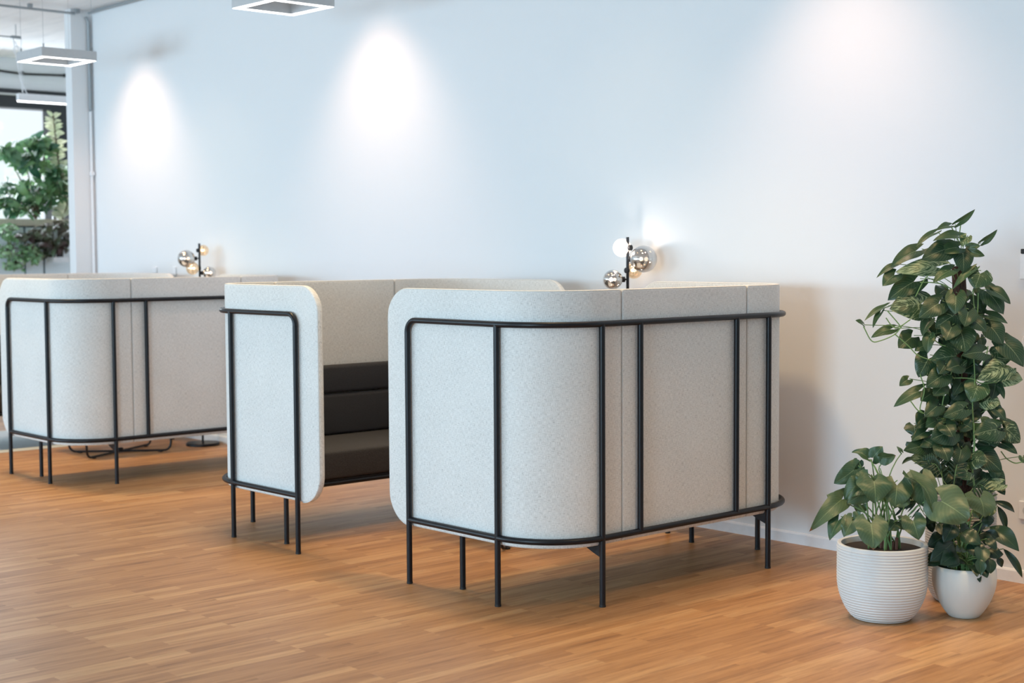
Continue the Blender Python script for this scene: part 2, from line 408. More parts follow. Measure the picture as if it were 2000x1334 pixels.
# ------------------------------------------------------------------ tables between the seats
def make_table():
    root = empty('booth_table', (0, 0, 0))
    G().rbox((-.32, -.46, .70), (.32, .46, .725), .008, 3).build('table_top', WPLA, root)
    for (ax, ay) in ((.225, .29), (.20, -.36)):
        L = math.hypot(ax, ay); d = (ax/L, ay/L); P = []
        def q(s, z): return (d[0]*s, d[1]*s, z)
        P = [q(-L-.02, .70), q(-L-.012, .07)] + [q(-L+.04-.05*math.cos(t), .062-.05*math.sin(t)) for t in (.4, .9, 1.3)] + [q(-L+.05, .012), q(L-.05, .012)] + [q(L-.04+.05*math.cos(t), .062-.05*math.sin(t)) for t in (1.3, .9, .4)] + [q(L+.012, .07), q(L+.02, .70)]
        o = G().tube(P, .0085, 10).build('sled_leg', BLK, root, True)
        for s in (-L+.07, L-.07): G().rbox((d[0]*s-.02, d[1]*s-.012, 0), (d[0]*s+.02, d[1]*s+.012, .010), .003).build('glide', RUB, o)
    G().rbox((-.014, -.02, .004), (.014, .02, .038), .004).build('hub', BLK, root)
    return root
t1 = make_table(); t1.location = (-5.70, 5.25, 0); tag(t1, 'wire-legged table hidden between the nearest sofa and the middle sofa', 'table', 'booth tables')
t2 = copy_tree(t1); t2.location = (-10.26, 5.28, 0); tag(t2, 'wire-legged table whose black sled base shows under the left sofa', 'table', 'booth tables')

# ------------------------------------------------------------------ globe lamps
def globe_mat(name, tint, spec, dens):
    m = N(name); lw = m.add('ShaderNodeLayerWeight', Blend=.35)
    tr = m.add('ShaderNodeBsdfTransparent'); tr.inputs[0].default_value = (*tint, 1)
    gl_ = m.add('ShaderNodeBsdfGlossy', Roughness=.04); gl_.inputs[0].default_value = (*spec, 1)
    fac = m.math('MULTIPLY_ADD', lw.outputs['Facing'], .45, dens); mx = m.n.new('ShaderNodeMixShader')
    m.l(fac, mx.inputs[0]); m.l(tr.outputs[0], mx.inputs[1]); m.l(gl_.outputs[0], mx.inputs[2]); m.l(mx.outputs[0], m.o.inputs[0]); return m.m
SMOKE = globe_mat('smoked_mirror_glass', (.58, .55, .52), (.88, .87, .86), .50)
AMBER = globe_mat('amber_glass', (1, .86, .68), (1, .90, .8), .14)
FROST = N('opal_glass'); FROST.b.inputs['Base Color'].default_value = (1, .93, .88, 1); FROST.b.inputs['Emission Color'].default_value = (1, .84, .68, 1); FROST.b.inputs['Emission Strength'].default_value = 1.6; FROST = FROST.m
BULB = emit('warm_bulb', (1, .80, .60), 6)
def make_lamp(x, y, globes, label, energy, depth0):
    root = empty('globe_floor_lamp', (x, y, 0)); L = root.location.copy()
    G().lathe([(.0001, 0), (.13, 0), (.13, .016), (.124, .022), (.0001, .024)], n=40).build('base', BLK, root, True)
    G().tube([(0, 0, .02), (0, 0, 1.572)], .0085, 10).build('pole', BLK, root, True)
    for (px, py, r, dd, kind) in globes:
        c = at(px, py, depth0+dd)-L
        mt = {'s': SMOKE, 'a': AMBER, 'f': FROST}[kind]
        o = G().sphere(c, r).build('glass_globe', mt, root, True, sharp=180)
        if kind == 'a': o['label'] = 'amber glass globe'
        if kind == 'f': o['label'] = 'glowing white globe'
        dirv = (Vector((0, 0, c.z))-c); dirv.z *= .2; dirv.normalize()
        G().tube([c+dirv*(r*.98), c+dirv*(r+.014)], .016, 10).build('socket', BLK, o, True)
        G().tube([c+dirv*(r+.005), Vector((0, 0, c.z+dirv.z*r*.4))], .005, 8).build('arm', BLK, o, True)
        if kind != 'f': G().sphere(c+dirv*r*.2, .011 if r > .06 else .009, 12).build('bulb', BULB, o, True)
        if kind != 'x':
            l = bpy.data.lights.new('lamp_bulb_light', 'POINT'); l.energy = energy*(1.2 if kind == 'f' else .8); l.color = (1, .84, .72); l.shadow_soft_size = .010
            lo = bpy.data.objects.new('lamp_bulb_light', l); sc.collection.objects.link(lo)
            lo.location = (L+c+dirv*r*.2) if kind != 'f' else (L+c+Vector((-Fw.x, -Fw.y, 0))*(r+.03)); 
    return tag(root, label, 'lamp', 'globe lamps behind the booths')
d1 = (Vector((-5.65, 5.964, 1.4))-CP).dot(Fw); d2 = (Vector((-10.20, 5.953, 1.4))-CP).dot(Fw)
make_lamp(-5.65, 5.964, [(1215, 484, .050, .02, 'f'), (1257, 506, .074, -.05, 's'), (1197, 546, .054, -.02, 's'), (1238, 528, .046, .03, 'a'), (1243, 590, .055, -.03, 's')],
          'black-stemmed lamp with lit smoky and white globes above the nearest booth', 0.95, d1)
make_lamp(-10.20, 5.953, [(364, 505, .067, -.04, 's'), (397, 489, .042, .02, 'a'), (376, 524, .049, -.02, 'a'), (409, 533, .050, 0, 's')],
          'black-stemmed globe lamp above the left booth, mirrored globe at its left', 0.35, d2)

# ------------------------------------------------------------------ pendant ring lights
LED = emit('pendant_led_diffuser', (1, .97, .96), 7)
def make_pendant():
    root = empty('square_pendant_light', (0, 0, 0)); a, b, h = .226, .176, .077
    g = G()
    ring = [[(sx*q, sy*q, z) for sx, sy in ((-1,-1),(1,-1),(1,1),(-1,1))] for q, z in ((a, .004), (a, h), (b, h), (b, .004))]
    V = [p for r in ring for p in r]; Fc = [(i*4+k, i*4+(k+1) % 4, (i+1)*4+(k+1) % 4, (i+1)*4+k) for i in range(3) for k in range(4)]
    g.add(V, Fc).build('housing', ALU, root)
    V = [(sx*q, sy*q, z) for q, z in ((a-.002, .003), (b+.002, .003)) for sx, sy in ((-1,-1),(1,-1),(1,1),(-1,1))]
    mesh('diffuser', V, [(k, 4+k, 4+(k+1) % 4, (k+1) % 4) for k in range(4)], LED, root)
    for sx, sy in ((-1, -1), (1, -1), (1, 1), (-1, 1)):
        c = (sx*.20, sy*.20)
        G().tube([(c[0], c[1], h-.002), (c[0], c[1], h+.03)], .006, 8).build('cable_gripper', GREYP, root)
        G().tube([(c[0], c[1], h), (c[0], c[1], CZ-3.0-.001)], .0012, 6).build('suspension_wire', GREYP, root)
    return root
p1 = make_pendant(); p1.location = (-11.13, 5.26, 3.0); tag(p1, 'square ring pendant light at upper left hanging near the corner pipe', 'pendant light', 'square pendant lights')
p2 = copy_tree(p1); p2.location = (-7.82, 5.18, 3.0); tag(p2, 'square ring pendant light cut off by the top edge over the middle sofa', 'pendant light', 'square pendant lights')
# linear louvre lamp in the far alcove
c = atp(34, 190, 0, -14.2)
root = empty('linear_pendant_light', (c.x, c.y, c.z-.045)); tag(root, 'slim linear pendant light with louvred underside before the window', 'pendant light')
G().rbox((-.03, 0, .012), (.03, 1.2, .085), .006).build('housing', WPLA, root)
G().box((-.024, .01, .006), (.024, 1.19, .013)).build('diffuser', LED, root)
g = G()
for k in range(60): g.box((-.026, .01+k*.02, 0), (.026, .014+k*.02, .012))
g.build('louvre', WPLA, root)
for y in (.06, 1.1): G().tube([(0, y, .085), (0, y, CZ-root.location.z-.001)], .002, 6).build('suspension_wire', WPLA, root)
G().tube([(0, .10, .085), (-.01, .04, .22), (.02, .0, .38), (0, -.02, .55), (0, -.03, CZ-root.location.z-.001)], .005, 6).build('power_cable', WPLA, root)

# ------------------------------------------------------------------ pipes, cables, sockets
G_P = 'surface conduits at the ceiling corner'
def pipe(name, pts, r, label, mat=GREYP, clips=()):
    o = G().tube(pts, r, 10).build(name, mat, None, True); tag(o, label, 'pipe' if 'pipe' in name else 'cable', G_P if 'pipe' in name else None)
    for c_ in clips: G().rbox([c_[i]-.018 for i in range(3)], [c_[i]+.018 for i in range(3)], .004).build('pipe_clip', mat, o)
    return o
pipe('conduit_pipe', [(PX+.03, 2.0, 3.585), (PX+.02, 5.96, 3.580)], .011, 'grey conduit pipe running under the ceiling toward the room corner', clips=[(PX+.03, 5.55, 3.603), (PX+.03, 5.98, 3.603)])
pipe('conduit_pipe', [(PX+.05, 6.075, 3.59), (PX+.12, 6.09, 3.60), (-3.0, 6.09, 3.60)], .011, 'grey conduit pipe along the top of the long white wall')
pipe('conduit_pipe', [(PX+.018, 6.06, 3.56), (PX+.018, 6.085, 3.52), (PX+.018, 6.088, 2.75)], .013, 'thin grey upper conduit pipe dropping down the corner beside the pendant', clips=[(PX+.02, 6.09, 3.25)])
pipe('conduit_pipe', [(PX+.018, 6.088, 2.74), (PX+.018, 6.088, .07)], .012, 'white lower conduit pipe continuing down the room corner to the floor', TRIM, clips=[(PX+.02, 6.09, 2.2)])
pipe('black_cable', [(XL+.03, 3.5, 3.46), (XL+.03, 6.6, 3.475), (XL+.03, 7.0, 3.45), (XL+.03, 7.52, 3.47)], .012, 'black cable strung along the wall above the far window', RUB, clips=[(XL+.03, 7.0, 3.46), (XL+.03, 7.5, 3.47)])
b = atp(31, 73, 0, -13.4)
o = empty('junction_box', b); tag(o, 'small dark junction box with coiled white cable below the ceiling', 'junction box')
G().rbox((-.02, -.045, -.014), (.02, .045, .014), .004).build('box_body', GREYP, o)
G().tube([(0, -.04, 0), (0, -.6, 0)], .006, 8).build('feed_rod', GREYP, o, True)
G().tube([(0, 0, .014), (0, 0, CZ-b.z)], .004, 8).build('hanger', GREYP, o, True)
cl = [(0, -.03+.008*k, -.014-.012*k) for k in range(5)] + [(0, .01+.038*math.sin(t), -.12+.038*math.cos(t)) for t in np.linspace(0, 4*PI, 40)] + [(0, .045, -.16), (0, .04, -.3), (0, .05, -.5)]
G().tube(cl, .004, 6).build('coiled_cable', WPLA, o, True)

def plate(name, X, Z, wd, hh, label, cat, mat=WPLA, hole=True):
    r = empty(name, (X, WY, Z)); tag(r, label, cat)
    G().rbox((-wd/2, -.012, -hh/2), (wd/2, -.0005, hh/2), .003).build('cover_plate', mat, r)
    if hole: G().lathe([(.0001, 0), (.02, 0), (.02, .002), (.0001, .002)], n=20).build('socket_well', ALU, r).rotation_euler = (PI/2, 0, 0); r.children[-1].location = (0, -.0125, 0)
    return r
plate('wall_socket', -3.382+.040, .33, .082, .082, 'white wall socket low at the right edge behind the plants', 'socket')
plate('wall_socket', -11.20, 1.358, .075, .05, 'small pale wall plate left of the left booth lamp', 'socket', WPLA, False)
plate('wall_socket', -10.87, 1.352, .05, .07, 'small pale wall plate beside the mirrored globe', 'socket', WPLA, False)
r = empty('wall_controller', (-3.386+.05, WY, 1.43)); tag(r, 'white wall controller with black top at the right edge', 'controller')
G().rbox((-.05, -.03, -.07), (.05, -.0005, .045), .005).build('controller_body', WPLA, r); G().rbox((-.045, -.032, .045), (.05, -.0005, .066), .003).build('black_cap', RUB, r)
g = G().lathe([(.0001, .02), (.035, .02), (.042, .012), (.042, 0)], n=32); o = g.build('round_thermostat', WPLA, None, True); o.rotation_euler = (PI/2, 0, 0); o.location = (-3.382+.045, WY-.0005, 1.085)
tag(o, 'round white dial on the wall at the right edge', 'thermostat')
o = G().box((-12.2, 4.3, .0005), (-10.87, 6.05, .003)).build('grey_floor_patch', plain('grey_green_patch', (.60, .64, .64), .95, 0, 200, .25)); tag(o, 'pale grey patch on the floor under the farthest sofa', 'patch')  # thin grey-green sheet laid flat over the parquet at the far left

# ------------------------------------------------------------------ plants
def leaf_mat(name, dark, light, cream, veins=.5, rough=.38):
    """leaf colours come from the leaf itself: midrib, side veins, cream marbling, brown dry tips"""
    m = N(name)
    uv = m.n.new('ShaderNodeUVMap'); sp = m.n.new('ShaderNodeSeparateXYZ'); m.l(uv.outputs[0], sp.inputs[0])
    at_ = m.n.new('ShaderNodeAttribute'); at_.attribute_name = 'leaf'; sa = m.n.new('ShaderNodeSeparateColor'); m.l(at_.outputs['Color'], sa.inputs[0])
    au = m.math('ABSOLUTE', m.math('SUBTRACT', sp.outputs[0], .5))
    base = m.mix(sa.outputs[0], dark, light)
    # cream marbling, streaked along the side veins
    cb = m.n.new('ShaderNodeCombineXYZ')
    m.l(m.math('MULTIPLY', m.math('ADD', sp.outputs[1], m.math('MULTIPLY', au, -.9)), 16.0), cb.inputs[0]); m.l(m.math('MULTIPLY', sp.outputs[0], 3.5), cb.inputs[1]); m.l(m.math('MULTIPLY', sa.outputs[0], 53.0), cb.inputs[2])
    n = m.noise(cb.outputs[0], 1, 3, .65)
    thr = m.math('SUBTRACT', .78, m.math('MULTIPLY', sa.outputs[1], .34))
    f = m.add('ShaderNodeMapRange'); m.l(n, f.inputs[0]); m.l(thr, f.inputs[1]); m.l(m.math('ADD', thr, .06), f.inputs[2])
    c = m.mix(m.math('MULTIPLY', f.outputs[0], .75), base, cream)
    # veins
    sv = m.math('SINE', m.math('MULTIPLY', m.math('ADD', sp.outputs[1], m.math('MULTIPLY', au, -.8)), 62.0))
    sv = m.math('MULTIPLY', m.math('MAXIMUM', sv, 0.0), .075*veins)
    mr = m.math('MULTIPLY', m.math('LESS_THAN', au, .013), .50*veins)
    c = m.mix(m.math('MAXIMUM', sv, mr), c, cream)
    # dry brown tip on some leaves
    dt = m.math('MULTIPLY', m.math('GREATER_THAN', sp.outputs[1], .955), sa.outputs[2]); c = m.mix(dt, c, (.22, .09, .03))
    m.l(c, m.b.inputs['Base Color']); m.b.inputs['Roughness'].default_value = rough; m.b.inputs['Specular IOR Level'].default_value = .5
    m.bump(m.math('ADD', sv, m.math('MULTIPLY', n, .3)), .35, .003)
    tl = m.add('ShaderNodeBsdfTranslucent'); m.l(c, tl.inputs[0]); mx = m.add('ShaderNodeMixShader', Fac=.14)
    m.l(m.b.outputs[0], mx.inputs[1]); m.l(tl.outputs[0], mx.inputs[2]); m.l(mx.outputs[0], m.o.inputs[0]); return m.m
class Leaves:
    def __init__(s): s.v = []; s.f = []; s.uv = []; s.c = []
    def leaf(s, B, T, wd, nrm=None, arch=.12, fold=.25, kind='h', tone=.5, var=.3, dry=0, roll=0, wave=.0):
        B = Vector(B); T = Vector(T); ax = T-B; L = ax.length; d = ax.normalized()
        nv = Vector(nrm) if nrm else -Fw+Vector((0, 0, .35))
        nv = (nv-d*nv.dot(d)).normalized()
        if roll: nv = Quaternion(d, roll) @ nv
        sd = d.cross(nv).normalized(); nl = 11; nw = 8; n0 = len(s.v); ph = random.random()*6
        for i in range(nl+1):
            t = i/nl
            if kind == 'h':
                g = (.76+.24*math.sin(min(t/.3, 1)*PI/2))*(1 if t < .3 else (1-((t-.3)/.7)**2.0)**.95*(1-.06*math.sin((t-.3)/.7*PI)))
            elif kind == 'o': g = math.sin(PI*min(1, max(t, .0)**.75))**.75
            else: g = math.sin(PI*t**.85)**.9
            for j in range(nw+1):
                u = -1+2*j/nw; au = abs(u); tt = t
                if kind == 'h': tt = t+(1-t)**5*(.20*math.cos(min(au*1.7, 1)*PI)*.9+.02) + (1-t)**3*.10*au**2*(1 if au > .6 else 0)
                h = wd/2*g
                z = arch*L*math.sin(PI*min(max(tt, 0), 1))*1.0 + fold*au**1.4*h - (.5*h*au**3 if kind != 's' else 0)*.4
                z += wave*wd*math.sin(tt*9+ph+u*2)*au
                s.v.append(B+d*(L*tt)+sd*(u*h)+nv*z); s.uv.append((.5+u/2, t)); s.c.append((tone, var, dry, 1))
        for i in range(nl):
            for j in range(nw):
                a = n0+i*(nw+1)+j; s.f.append((a, a+1, a+nw+2, a+nw+1))
    def build(s, name, mat, root):
        L = root.location
        o = mesh(name, [v-L for v in s.v], s.f, mat, root, True, s.uv)
        ca = o.data.color_attributes.new('leaf', 'FLOAT_COLOR', 'POINT')
        ca.data.foreach_set('color', [q for c in s.c for q in c]); return o
random.seed(11)
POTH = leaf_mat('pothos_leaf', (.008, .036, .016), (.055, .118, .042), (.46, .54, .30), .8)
ANTH = leaf_mat('anthurium_leaf', (.020, .072, .030), (.085, .135, .066), (.30, .40, .20), .9, .42)
DARKL = leaf_mat('dark_glossy_leaf', (.008, .028, .016), (.035, .085, .035), (.16, .24, .12), .7, .32)
STEM = plain('green_stem', (.16, .28, .10), .5)
BROWNST = plain('brown_stem', (.10, .075, .04), .6)
SOIL = plain('dark_potting_soil', (.025, .016, .012), .95, 0, 120, .6)
MOSS = N('coir_moss_pole'); _n = MOSS.noise(MOSS.coord('Object', (1, 1, .3)), 140, 4, .7)
MOSS.l(MOSS.ramp(_n, [(.3, (.018, .008, .006)), (.7, (.10, .045, .03))]), MOSS.b.inputs['Base Color']); MOSS.b.inputs['Roughness'].default_value = .95; MOSS.bump(_n, 1, .01); MOSS = MOSS.m
def pot_mat(name, col, streak):
    m = N(name); v = m.coord('Object'); n = m.noise(v, 14, 4, .6); n2 = m.noise(m.coord('Object', (1, 1, .25)), 9, 3)
    c = m.mix(m.math('MULTIPLY', n2, streak), tuple(x*.80 for x in col), col); c = m.mix(m.math('MULTIPLY', m.math('GREATER_THAN', n, .70), .25), c, tuple(x*.7 for x in col))
    m.l(c, m.b.inputs['Base Color']); m.b.inputs['Roughness'].default_value = .6; m.bump(n, .1, .004); return m.m
POTW = pot_mat('white_ribbed_stoneware', (.78, .79, .78), .6); POTT = pot_mat('pale_taupe_ribbed_stoneware', (.56, .52, .47), .5); POTB = pot_mat('white_glazed_concrete', (.74, .76, .73), .9)
def ribbed(R, H, rb, curve, nr):
    """straight-sided pot curving in to a smaller foot, fine horizontal ribs"""
    P = [(.0001, 0), (rb*.96, 0)]; N_ = nr*6
    for i in range(N_+1):
        z = H*i/N_*.985+.003; t = min(z/curve, 1)
        r = rb+(R-rb)*math.sin(t*PI/2)**.62 if t < 1 else R
        r += .0018*math.cos(2*PI*i/6)*(1 if z < H-.012 else 0)
        P.append((r, z))
    return P+[(R, H), (R-.004, H+.003), (R-.016, H+.001), (R-.018, H-.01), (R-.020, H-.05), (.0001, H-.05)]
# --- anthurium in the wide ribbed pot
q1 = empty('potted_anthurium', (-3.436, 5.126, 0)); tag(q1, 'arrow-leaved houseplant in the wide white ribbed pot, front left of the plant group', 'potted plant', 'potted plants by the wall')
G().lathe(ribbed(.180, .305, .105, .17, 26), n=64).build('ribbed_pot', POTW, q1, True, sharp=60)
G().lathe([(.0001, .288), (.163, .284)], n=40).build('soil', SOIL, q1, True)
D1 = (Vector((-3.436, 5.126, .4))-CP).dot(Fw)
def c8(x, y): return (1560+x/3.1773, 820+y/3.176)
def c7(x, y): return (1640+x/2.9, 400+y/2.9)
A = Leaves(); ST = G()
soil1 = Vector((-3.43, 5.12, .27))
def petiole(g, B, S, r=.0028, bend=.25, n=8):
    B = Vector(B); S = Vector(S); pts = []
    for i in range(n+1):
        t = i/n; p = S.lerp(B, t); h = Vector((S.x, S.y, B.z)); c_ = S.lerp(h, .75)
        p = S*(1-t)**2+c_*2*t*(1-t)+B*t*t if bend else p
        pts.append(p)
    g.tube(pts, [r*1.25-.5*r*i/n for i in range(n+1)], 6)
# base x,y  tip x,y  width(px/3.18)  depth offset base, tip, tone, fold, roll, dry
for (bx, by, tx, ty, wd, db, dt, tone, fold, roll, dry, arch) in [
    (440, 245, 330, 200, 70, .02, .04, .35, .6, .4, 0, .2), (450, 245, 522, 165, 85, .02, .0, .25, .1, -.1, 0, .1), (505, 235, 602, 222, 70, .0, -.02, .5, .7, .6, 1, .15),
    (372, 285, 218, 395, 100, .0, .02, .35, .2, -.2, 0, .25), (378, 300, 330, 395, 90, .03, .03, .55, .3, .2, 0, .1), (372, 250, 352, 310, 60, .02, .02, .15, .3, 0, 0, .1),
    (462, 352, 475, 515, 175, -.08, -.13, .45, .18, -.05, 0, .10), (450, 340, 390, 460, 130, -.05, -.06, .25, .25, .2, 0, .1),
    (418, 398, 282, 490, 120, -.03, -.03, .40, .5, .4, 0, .2), (430, 430, 300, 520, 100, -.05, -.06, .75, .2, -.3, 0, .05),
    (300, 470, 66, 690, 105, .0, -.12, .70, .35, .1, 1, .18), (240, 500, 172, 465, 60, -.03, -.02, .55, .4, .2, 0, .1),
    (262, 600, 192, 748, 82, -.10, -.14, .2, .35, .5, 0, .10), (345, 608, 280, 728, 95, -.12, -.15, .6, .35, .3, 0, .1),
    (440, 612, 462, 806, 165, -.20, -.27, .62, .2, 0, 1, .12), (395, 600, 350, 640, 90, -.17, -.17, .4, .3, .2, 0, .1),
    (612, 375, 595, 548, 160, -.06, -.10, .5, .18, .1, 0, .08), (655, 470, 600, 540, 90, -.08, -.10, .85, .1, .1, 0, .05),
    (680, 350, 830, 590, 120, -.05, -.14, .45, .6, -.6, 0, .20), (740, 340, 790, 560, 165, .0, -.10, .65, .15, .1, 0, .12),
    (845, 482, 1062, 625, 215, -.12, -.20, .92, .12, .1, 1, .10), (700, 600, 745, 745, 120, -.10, -.14, .45, .35, .2, 0, .12),
    (395, 515, 358, 572, 80, .02, .02, .5, .2, .2, 1, .1), (600, 640, 560, 690, 75, -.05, -.06, .15, .3, .3, 0, .1), (610, 620, 680, 680, 80, -.03, -.05, .3, .3, 0, 0, .1),
    (1110, 462, 1150, 610, 165, -.02, -.08, .75, .2, -.2, 0, .15), (640, 205, 607, 165, 22, .0, .0, .7, .5, 0, 0, .1), (540, 470, 500, 500, 60, .06, .05, .3, .3, 0, 0, .1),
    (700, 470, 640, 560, 90, .05, .03, .2, .3, .4, 0, .1), (330, 640, 300, 600, 50, -.02, .0, .2, .2, 0, 0, .1)]:
    B = at(*c8(bx, by), D1+db); T = at(*c8(tx, ty), D1+dt)
    A.leaf(B, T, wd/3.18/FPX*D1*1.25, arch=arch, fold=fold, tone=tone, var=.12+.2*random.random(), dry=dry, roll=roll, wave=.07)
    if bx < 1000 and by > 240: petiole(ST, B, soil1+Vector((random.uniform(-.05, .05), random.uniform(-.05, .05), -.01)), .0030)
for (a_, b_) in (((640, 205), (560, 700)), ((440, 245), (500, 700)), ((505, 300), (520, 700))):
    petiole(ST, at(*c8(*a_), D1), soil1+Vector((random.uniform(-.03, .03), 0, -.01)), .0026)
ST.tube([at(*c8(x, y), D1) for x, y in ((505, 235), (522, 262), (500, 290), (497, 310), (515, 360))], .0022, 6)
A.build('foliage', ANTH, q1); rel(ST, q1).build('leaf_stalks', STEM, q1, True)
ss = G()
for k in range(9): x, y = .012*(k%3)+.004*k, .011*(k//3)-.01; ss.tube([(x, y, .262), (x+.003, y, .31+.03*random.random())], .007, 7)
ss.build('cut_stubs', plain('reddish_brown_stubs', (.16, .07, .045), .8), q1, True)

# --- pothos climbing a moss pole, in the tall taupe ribbed pot
q2 = empty('potted_pothos', (-3.385, 5.63, 0)); tag(q2, 'tall heart-leaved climber on a moss pole in the taupe ribbed pot against the wall', 'potted plant', 'potted plants by the wall')
G().lathe(ribbed(.145, .462, .095, .12, 40), n=56).build('ribbed_pot', POTT, q2, True, sharp=60)
G().lathe([(.0001, .43), (.13, .425)], n=40).build('soil', SOIL, q2, True)
D2 = (Vector((-3.385, 5.63, .9))-CP).dot(Fw)-.02
polep = [at(1886, 958, D2), at(1882, 850, D2), at(1878, 740, D2), at(1876, 620, D2), at(1872, 520, D2)]
polep[0].z = .42
rel(G().tube(polep, .029, 16), q2).build('moss_pole', MOSS, q2, True)
rel(G().tube([polep[-1]-Vector((0, 0, .02)), at(1901, 498, D2), at(1899, 480, D2)], .007, 8), q2).build('pole_stake', BROWNST, q2, True)
def pole_at(z):
    for a, b in zip(polep, polep[1:]):
        if z <= b.z: t = max(0, (z-a.z)/(b.z-a.z)); return a.lerp(b, t)
    return polep[-1]
P = Leaves(); S2 = G()
def pleaf(b, t_, wd, tone=.4, var=.2, fold=.18, roll=0, arch=.10, off=None, conv=c7, sc_=2.9, stem=True):
    bp, tp = conv(*b), conv(*t_); dx = abs((bp[0]+tp[0])/2-1878)
    o = off if off is not None else -(.14-.0009*min(dx, 110))+random.uniform(-.03, .03)
    B = at(*bp, D2+o); T = at(*tp, D2+o-.03+random.uniform(-.02, .02))
    if B.y > WY-.04: B.y = WY-.04
    if T.y > WY-.05: T.y = WY-.05
    P.leaf(B, T, wd/sc_/FPX*D2*1.30, arch=arch, fold=fold, tone=tone, var=var, roll=roll, wave=.03)
    if stem:
        z = min(B.z-.05-.08*random.random(), 1.40); S = pole_at(max(z, .5)); m_ = (B+S)/2+Vector((0, 0, .03))
        S2.vine([S, m_, B], .0017, 5)
for a in [
    ((655,110),(768,24),34,.75,.2,.5,.6), ((632,118),(545,146),38,.6,.2,.5,.3), ((555,152),(430,240),36,.6,.2,.5,.5), ((700,182),(528,205),60,.55,.3,.5,.5),
    ((800,215),(893,140),34,.6,.2,.6,.6), ((730,262),(822,290),38,.5,.3,.5,.4), ((720,245),(797,232),40,.7,.4,.4,.2), ((725,175),(690,235),50,.9,.7,.3,.2),
    ((640,238),(462,312),100,.15,.25,.15,0), ((690,240),(560,270),70,.4,.3,.3,.2), ((465,250),(290,352),80,.4,.2,.4,.4), ((330,335),(208,415),34,.5,.1,.5,.5),
    ((595,355),(315,382),92,.85,.95,.15,.15), ((695,250),(700,388),92,.12,.2,.2,0), ((325,388),(243,462),76,.45,.2,.3,.3), ((455,418),(272,540),108,.28,.3,.25,.2),
    ((500,560),(282,590),152,.35,.75,.12,0), ((585,545),(448,642),100,.22,.35,.2,.1), ((650,362),(528,440),62,.85,.5,.4,.3), ((770,358),(640,480),38,.9,.4,.5,.5),
    ((800,372),(765,475),118,.5,.55,.12,0), ((800,462),(928,622),112,.25,.2,.2,-.2), ((850,478),(967,562),66,.2,.2,.4,-.3), ((815,620),(952,672),52,.3,.3,.4,-.2),
    ((660,495),(655,622),90,.4,.3,.3,.3), ((672,610),(540,698),104,.35,.5,.15,0), ((730,590),(705,692),88,.2,.2,.25,0), ((735,640),(832,722),84,.12,.1,.2,-.2),
    ((838,672),(925,795),106,.18,.15,.2,-.1), ((910,760),(1042,918),122,.15,.15,.2,-.2), ((680,700),(712,838),128,.38,.45,.15,0), ((640,680),(600,770),90,.15,.1,.2,.2),
    ((275,572),(138,660),34,.6,.2,.5,.6), ((240,598),(188,698),30,.6,.2,.5,.6), ((312,700),(178,752),52,.6,.3,.3,.3), ((135,680),(88,655),30,.9,.2,.3,.2),
    ((420,740),(332,812),96,.3,.2,.15,0), ((515,650),(468,742),58,.45,.2,.5,.6), ((512,735),(498,842),56,.5,.2,.5,.5), ((500,790),(425,830),60,.6,.3,.3,.3), ((512,850),(445,978),106,.22,.4,.15,0),
    ((690,855),(515,880),125,.42,.5,.15,0), ((830,835),(690,852),78,.2,.2,.2,0), ((895,815),(890,892),74,.35,.6,.2,0), ((395,985),(338,1027),50,.5,.2,.3,.2),
    ((480,1042),(305,1145),62,.5,.2,.3,.3), ((600,955),(488,1032),96,.25,.25,.2,0), ((590,1020),(530,1082),76,.35,.3,.2,0), ((525,1065),(458,1112),76,.35,.3,.2,0),
    ((565,1130),(480,1200),80,.22,.3,.2,0), ((490,1188),(438,1262),78,.25,.2,.2,0), ((575,1190),(488,1262),76,.8,.6,.15,0), ((960,912),(780,990),108,.3,.85,.15,0),
    ((888,965),(1037,992),104,.7,1.0,.15,0), ((790,1005),(745,1120),112,.8,.5,.15,.1), ((810,1105),(912,1128),88,.5,.9,.15,0), ((722,1150),(585,1202),78,.3,.4,.15,0),
    ((885,1000),(862,1102),70,.05,.1,.2,0), ((900,1020),(932,1102),30,.15,.1,.3,0), ((870,1150),(942,1226),56,.1,.1,.3,-.2), ((912,1268),(758,1302),108,.3,.5,.12,0),
    ((900,1245),(1012,1352),112,.2,.6,.2,-.1), ((645,1280),(515,1330),120,.15,.2,.15,0), ((500,1278),(405,1334),56,.3,.2,.3,.2), ((690,905),(600,935),80,.1,.1,.2,0), ((600,900),(560,960),70,.1,.1,.2,0)]:
    pleaf(*a[:2], a[2], a[3], a[4], a[5], a[6])
